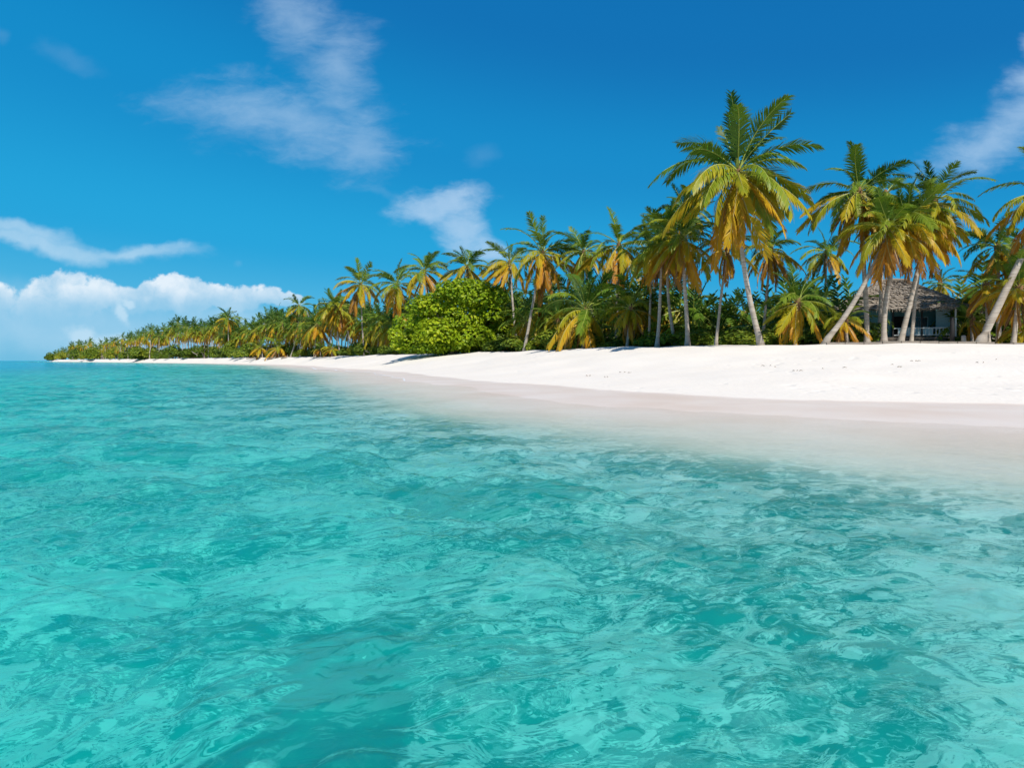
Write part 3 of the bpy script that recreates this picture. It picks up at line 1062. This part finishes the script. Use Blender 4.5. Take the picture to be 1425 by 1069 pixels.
# the round broad-leaved tree
Yt = yveg(632) - 3
tx = wx_(632, Yt)
r = random.Random(4)
sc = Yt / F
o = thing('round_tree', "big rounded bright green broad-leaved tree standing alone on the sand", 'tree', (tx, Yt, gz1(tx, Yt) - .1))
lob = []
for (px, py, rx, ry) in ((664, 412, 30, 24), (640, 405, 26, 18), (610, 425, 30, 24), (588, 440, 24, 22), (686, 432, 20, 24), (648, 440, 34, 28), (612, 462, 32, 24), (578, 468, 24, 20),
                         (566, 480, 16, 12), (660, 468, 34, 22), (696, 462, 22, 24), (556, 474, 17, 17), (570, 448, 16, 15), (650, 392, 15, 10), (692, 412, 20, 18), (622, 404, 14, 12), (712, 440, 14, 20), (580, 425, 12, 12), (632, 478, 40, 14), (700, 480, 18, 12), (600, 482, 30, 10), (675, 398, 16, 12), (594, 420, 16, 12), (560, 462, 12, 12)):
    for k in range(2):
        lob.append((((px - 632) * sc, r.uniform(-1, 1) * 4.2 + (-2.2 if k else 2.4), max(.5, (488 - py) * sc)), (rx * sc * .9, rx * sc * .85, ry * sc * .9)))
link('foliage', clump_mesh('foliage', GRAPE, lob, 26000, .44, r, .4), None, o)
link('trunk', stems_mesh(r, 7.0, 5.0, 9, .26, 'trunk'), None, o)
# darker broad bush against its right side
Yb = Yt + 3
bx = wx_(722, Yb)
o = thing('broad_bush', "dark broad-leaved bush merging into the right side of the round green tree", 'shrub', (bx, Yb, gz1(bx, Yb) - .1))
lob = [(((px - 722) * sc, r.uniform(-2, 2), max(.4, (487 - py) * sc)), (rx * sc, rx * sc * .9, ry * sc)) for (px, py, rx, ry) in ((718, 430, 26, 24), (740, 440, 22, 22), (710, 458, 24, 22), (745, 466, 22, 18), (728, 476, 26, 12), (700, 470, 14, 16))]
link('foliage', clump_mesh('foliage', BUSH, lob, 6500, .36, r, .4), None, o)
link('stem', stems_mesh(r, 4.0, 2.2, 6, .12), None, o)

# yellow seedlings sprawling down onto the beach, driftwood beside them
for i, (px, dy, s, yl, lab) in enumerate(((362, -9, 22, .14, "lowest yellow palm seedling sprawling on the far beach, leftmost of the pair"), (388, -4, 26, .2, "orange-yellow palm seedling beside a dark log on the far beach, right of the pair"),
                                          (446, -3, 16, .16, "small yellow seedling at the foot of the near left-hand grove, left of its neighbour"), (462, -2, 17, .16, "small yellow seedling under the broad yellow-green palm"))):
    palm(lab, px, 484 if i < 2 else 486, px, dy, s, 18, .15, yl, 0, r0=.12, cat='seedling', group='yellow palm seedlings')
for i, (px, py, ln, rz, lab) in enumerate(((353, 499, 5.0, .4, "pale forked driftwood log left of the yellow seedlings"), (378, 499, 4.0, -.5, "dark driftwood log in front of the yellow seedlings"), (396, 496, 2.2, .2, "short black stump right of the yellow seedlings"))):
    Y = yveg(px) - 14
    x = wx_(px, Y)
    mb = MB()
    mb.tube([(-ln / 2, 0, .1), (-ln / 6, .1, .32), (ln / 5, -.1, .42), (ln / 2, .1, .75)], [.20, .24, .2, .09], 8)
    mb.tube([(ln / 6, 0, .4), (ln / 3, .5, .8), (ln / 2.4, .8, 1.3)], [.14, .09, .04], 6)
    mb.tube([(-ln / 5, 0, .3), (-ln / 4, -.5, .7)], [.1, .03], 6)
    q = link('driftwood', mb.mesh('driftwood', (WOOD,), True))
    q.location = (x, Y, gz1(x, Y))
    q.rotation_euler = (0, 0, rz)
    tag(q, lab, 'driftwood', 'driftwood on the far beach')

# ---------------------------------------------------------------- the hut
def thatch_material():
    m, t, out = mat('grey_thatch')
    co = t.new('ShaderNodeTexCoord').outputs['Object']
    a = t.noise(t.mapping(co, scale=(9, 9, 1.6)), 2.0, 6, .65)
    b = t.noise(co, .8, 4, .6)
    c = t.mix(t.remap(a, .3, .7), (.13, .105, .08), (.40, .345, .28))
    c = t.mix(t.remap(b, .45, .75, 0, .55), c, (.22, .17, .12))
    p = t.new('ShaderNodeBsdfPrincipled')
    t.put(p.inputs['Base Color'], c)
    p.inputs['Roughness'].default_value = .95
    bp = t.new('ShaderNodeBump')
    bp.inputs['Strength'].default_value = 1
    bp.inputs['Distance'].default_value = .06
    t.put(bp.inputs['Height'], a)
    t.l.new(bp.outputs[0], p.inputs['Normal'])
    t.l.new(p.outputs[0], out.inputs[0])
    return m


def board_material(name, col):
    m, t, out = mat(name)
    co = t.new('ShaderNodeTexCoord').outputs['Object']
    w = t.new('ShaderNodeTexWave', wave_type='BANDS', bands_direction='Z', wave_profile='SAW')
    t.put(w.inputs['Vector'], co)
    w.inputs['Scale'].default_value = 1.6
    n = t.noise(t.mapping(co, scale=(1, 1, 6)), 3, 5, .6)
    p = t.new('ShaderNodeBsdfPrincipled')
    t.put(p.inputs['Base Color'], t.mix(t.remap(n, .3, .7), tuple(x * .75 for x in col), col))
    p.inputs['Roughness'].default_value = .6
    b = t.new('ShaderNodeBump')
    b.inputs['Strength'].default_value = .8
    b.inputs['Distance'].default_value = .03
    t.put(b.inputs['Height'], w.outputs['Fac'])
    t.l.new(b.outputs[0], p.inputs['Normal'])
    t.l.new(p.outputs[0], out.inputs[0])
    return m


THATCH = thatch_material()
TEAL = board_material('teal_boards', (.085, .31, .36))
PALE = board_material('pale_blue_boards', (.42, .66, .74))
WHITE = plain('white_paint', (.74, .77, .78), .5, .12, 3)
BLACKW = plain('dark_tarred_wood', (.018, .017, .017), .7, .4, 5)
DECKW = plain('deck_boards', (.17, .14, .115), .8, .35, 3, .25, (8, 1, 1))
GLASS = plain('dark_window_glass', (.02, .03, .035), .12, .2, 2, .5)
hr = random.Random(8)


def mbox(name, parent, m, boxes, loc=(0, 0, 0), label=None):
    mb = MB()
    for c, s in boxes:
        mb.box(c, s)
    o = link(name, mb.mesh(name, (m,)), None, parent)
    o.location = loc
    if label:
        o['label'] = label
    return o


def hip_roof(name, parent, m, x0, x1, y0, y1, z0, ridge, z1, courses=9, thick=.16, fringe=True):
    """thatched hip roof laid in ragged overlapping courses; ridge = (xa, xb, y)"""
    mb = MB()
    xa, xb, yr = ridge
    low = [Vector((x0, y0, z0)), Vector((x1, y0, z0)), Vector((x1, y1, z0)), Vector((x0, y1, z0))]
    top = [Vector((xa, yr, z1)), Vector((xb, yr, z1)), Vector((xb, yr, z1)), Vector((xa, yr, z1))]
    for s in range(4):
        A, B, C, D = low[s], low[(s + 1) % 4], top[(s + 1) % 4], top[s]
        nrm = (B - A).cross(D - A).normalized()
        nseg = max(10, int((B - A).length / .16))
        for c in range(courses):
            u0, u1 = c / courses, min(1, (c + 1.25) / courses)
            vs = []
            for k in range(nseg + 1):
                q = k / nseg
                jl = hr.uniform(-.9, .8) / courses * .6
                p0 = A.lerp(B, q).lerp(D.lerp(C, q), max(0 if c else -.02, u0 + jl))
                p1 = A.lerp(B, q).lerp(D.lerp(C, q), u1)
                sag = nrm * (hr.uniform(-.06, .07))
                vs += [p0 - nrm * .02, p0 + nrm * (thick * .55) + sag, p1 + nrm * .02]
            fs = []
            for k in range(nseg):
                o0, o1 = k * 3, k * 3 + 3
                fs += [(o0, o1, o1 + 1, o0 + 1), (o0 + 1, o1 + 1, o1 + 2, o0 + 2)]
            mb.add(vs, fs)
        mb.add([A - nrm * .06, B - nrm * .06, C - nrm * .06, D - nrm * .06], [(3, 2, 1, 0)])
        if fringe:
            for k in range(int((B - A).length / .035)):
                q = hr.random()
                p = A.lerp(B, q) + (D - A) * hr.uniform(-.02, .03) + nrm * hr.uniform(-.05, .10)
                tan = (B - A).normalized()
                ln = hr.uniform(.10, .36)
                dn = ((A - D).normalized() * .5 + Vector((0, 0, -1)) + tan * hr.uniform(-.35, .35)).normalized() * ln
                w = tan * hr.uniform(.012, .03)
                mb.add([p - w, p + w, p + dn + w * .3, p + dn - w * .3], [(0, 1, 2, 3)])
    mb.tube([Vector((xa - .1, yr, z1 + .02)), Vector(((xa + xb) / 2, yr, z1 + .07)), Vector((xb + .1, yr, z1 + .02))], [.16, .2, .16], 8)
    return link(name, mb.mesh(name, (m,)), None, parent)


HY_ = 57.0
hx = wx_(1245, HY_)
hz = gz1(hx, HY_)
HUT_SCALE = .93
hut = thing('beach_hut', "dark teal beach hut on posts with a steep grey thatched roof", 'hut', (hx, HY_, hz), R(-22))
hut.scale = (HUT_SCALE,) * 3
k_ = HY_ / F
mbox('deck', hut, DECKW, [((0.2, 2.2, .78), (9.4, 7.6, .12)), ((0.2, -1.64, .70), (9.4, .05, .24)), ((0.2, 6.04, .70), (9.4, .05, .24))])
for x in (-4.2, -2.0, .3, 2.4, 4.6):
    for y in (-1.3, 2.2, 5.7):
        mbox('pile', hut, BLACKW, [((0, 0, .36), (.18, .18, .9))], (x, y, -.1))
# walls: closed room on the left, veranda recess on the right
mbox('wall', hut, TEAL, [((-2.35, -.6, 2.1), (3.9, .1, 2.5)), ((-4.35, 2.2, 2.1), (.1, 5.7, 2.5)), ((0, 5.1, 2.1), (8.6, .1, 2.5)), ((-.45, .8, 2.1), (.1, 2.7, 2.5))])
mbox('wall', hut, TEAL, [((1.6, 2.2, 2.1), (4.0, .1, 2.5))], label="dark teal back wall of the veranda")
mbox('wall', hut, PALE, [((4.35, 2.9, 2.1), (.1, 4.3, 2.5)), ((3.85, .7, 2.1), (1.1, .1, 2.5)), ], label="pale blue painted right-hand wall")
d = mbox('door', hut, BLACKW, [((0, 0, 1.0), (.95, .06, 2.0))], (.55, 2.11, .86))
mbox('handle', d, WHITE, [((.36, -.06, 1.0), (.05, .06, .16))])
for x in (-2.9, 2.35):
    yf = -.68 if x < 0 else 2.12
    w = mbox('window', hut, PALE, [((-.56, 0, 0), (.08, .07, 1.2)), ((.56, 0, 0), (.08, .07, 1.2)), ((0, 0, .62), (1.2, .07, .08)), ((0, -.02, -.62), (1.3, .12, .08)), ((0, 0, 0), (.05, .06, 1.16))], (x, yf, 2.15))
    mbox('pane', w, GLASS, [((0, .015, 0), (1.04, .02, 1.16))])
for x in (-.3, 1.9, 4.4):
    mbox('post', hut, WHITE if x > 4 else BLACKW, [((0, 0, 1.25), (.13, .13, 2.5))], (x, -1.4, .84))
mbox('railing', hut, WHITE, [((2.1, -1.42, 1.62), (4.7, .09, .08)), ((2.1, -1.42, 1.02), (4.7, .07, .07))] + [((.1 + .26 * i, -1.42, 1.32), (.05, .04, .54)) for i in range(17)])
mbox('parapet', hut, PALE, [((1.4, -1.33, 1.30), (2.6, .05, .72))], label="pale blue solid panel behind the railing")
mbox('bench', hut, PALE, [((1.7, .3, 1.28), (1.9, .5, .07)), ((1.7, .58, 1.58), (1.9, .06, .5)), ((.85, .3, 1.05), (.07, .45, .4)), ((2.55, .3, 1.05), (.07, .45, .4))])
mbox('step', hut, DECKW, [((3.4, -2.0, .52), (1.4, .34, .06)), ((3.4, -2.34, .26), (1.4, .34, .06)), ((2.74, -2.1, .30), (.06, .9, .5)), ((4.06, -2.1, .30), (.06, .9, .5))])
hip_roof('roof', hut, THATCH, -5.5, 5.6, -2.5, 6.4, 3.22, (-.9, 1.1, 2.0), 6.15, 15, .2)
# open shelter to the right
Ys = 58.0
sx = wx_(1343, Ys)
sh = thing('open_shelter', "low open shelter with dark thatched roof and white back panel beside the hut", 'shelter', (sx, Ys, gz1(sx, Ys)), R(-12))
for x in (-1.3, 1.3):
    for y in (-1.1, 1.1):
        mbox('post', sh, BLACKW, [((0, 0, 1.45), (.16, .16, 3.1))], (x, y, -.1))
mbox('back_panel', sh, WHITE, [((-.2, 1.25, 1.55), (2.2, .07, 1.9))])
mbox('counter', sh, PALE, [((0, .2, 1.05), (2.1, .5, .07)), ((0, .35, .55), (1.9, .06, .95))])
hip_roof('roof', sh, THATCH, -2.1, 2.1, -1.9, 1.9, 2.98, (-.6, .6, 0), 3.55, 4, .14)
Yp = 47.5
px_ = wx_(1325, Yp)
mb = MB()
mb.tube([(0, 0, -.3), (.01, 0, 1.1), (0, .01, 1.98), (0, .01, 2.02)], [.15, .14, .13, .05], 10)
q = link('dark_post', mb.mesh('dark_post', (BLACKW,), True))
q.location = (px_, Yp, gz1(px_, Yp))
tag(q, "thick black wooden post standing in the sand in front of the hut's right end", 'post')
Yp = 47.0
px_ = wx_(1341, Yp)
mb = MB()
mb.tube([(0, 0, -.3), (.01, 0, .3), (0, .01, .66), (0, .01, .70)], [.17, .15, .14, .06], 9)
q = link('tree_stump', mb.mesh('tree_stump', (BARK,), True))
q.location = (px_, Yp, gz1(px_, Yp))
tag(q, "short pale stump right of the black post", 'stump')
# grey edging along the top of the beach at right
mb = MB()
for i in range(12):
    a, b = 1150 + i * 26, 1150 + (i + 1) * 26 - 1
    ya, yb = yveg(a) - 1.5, yveg(b) - 1.5
    xa, xb = wx_(a, ya), wx_(b, yb)
    z = max(gz1(xa, ya), gz1(xb, yb))
    mb.box(((xa + xb) / 2, (ya + yb) / 2, z + .02), (math.hypot(xb - xa, yb - ya), .22, .22), math.atan2(yb - ya, xb - xa))
q = link('edging_kerb', mb.mesh('edging_kerb', (WOOD,)))
tag(q, "low grey timber edging along the top of the sand in front of the hut", 'edging')

# ---------------------------------------------------------------- a thin line of foam on the far bend of the shore
mb = MB()
r = random.Random(31)
prev = None
for px in np.arange(418, 600, 1.5):
    Ys_ = np.linspace(40, 260, 1400)
    zz = ground_z(wx_(px, Ys_), Ys_)
    hit = np.nonzero(zz > .004)[0]
    if not len(hit):
        prev = None
        continue
    Y = Ys_[hit[0]]
    w = (.25 + .75 * r.random()) * Y / 90 * (.4 + .6 * abs(math.sin(px * .21)))
    cur = (Vector((wx_(px, Y), Y + .1, .022)), Vector((wx_(px, Y), Y - w, .018)))
    if prev is not None and r.random() > .12 and abs(prev[0].y - Y) < 14:
        mb.add([prev[1], cur[1], cur[0], prev[0]], [(0, 1, 2, 3)])
    prev = cur
q = link('sea_foam', mb.mesh('sea_foam', (plain('foam_white', (.82, .84, .84), .8, .1),)))
tag(q, "thin white line of foam along the water's edge on the far bend", 'foam', None, 'stuff')

# ---------------------------------------------------------------- seaweed scraps on the sand
mb = MB()
r = random.Random(77)
for k in range(14):
    px = r.uniform(820, 1440) if k % 3 else r.uniform(1080, 1440)
    t_ = r.gauss(.45, .05) if k % 4 else r.uniform(.25, .8)
    Y0, Y1 = 22.0, yveg(px)
    Y = Y0 + (Y1 - Y0) * t_ * .75
    x = wx_(px, Y)
    z = gz1(x, Y)
    for j in range(r.randint(1, 4)):
        a = r.random() * 6.28
        ln = r.uniform(.05, .18)
        p = Vector((x + r.uniform(-.25, .25), Y + r.uniform(-.15, .15), z + .012))
        mb.tube([p, p + Vector((math.cos(a) * ln * .5, math.sin(a) * ln * .5, .03)), p + Vector((math.cos(a + .5) * ln, math.sin(a + .5) * ln, .005))], [.012, .016, .008], 5)
q = link('seaweed_scraps', mb.mesh('seaweed_scraps', (plain('dry_weed', (.34, .27, .20), .9),)))
tag(q, "scattered dry brown seaweed scraps on the white sand", 'seaweed', None, 'stuff')
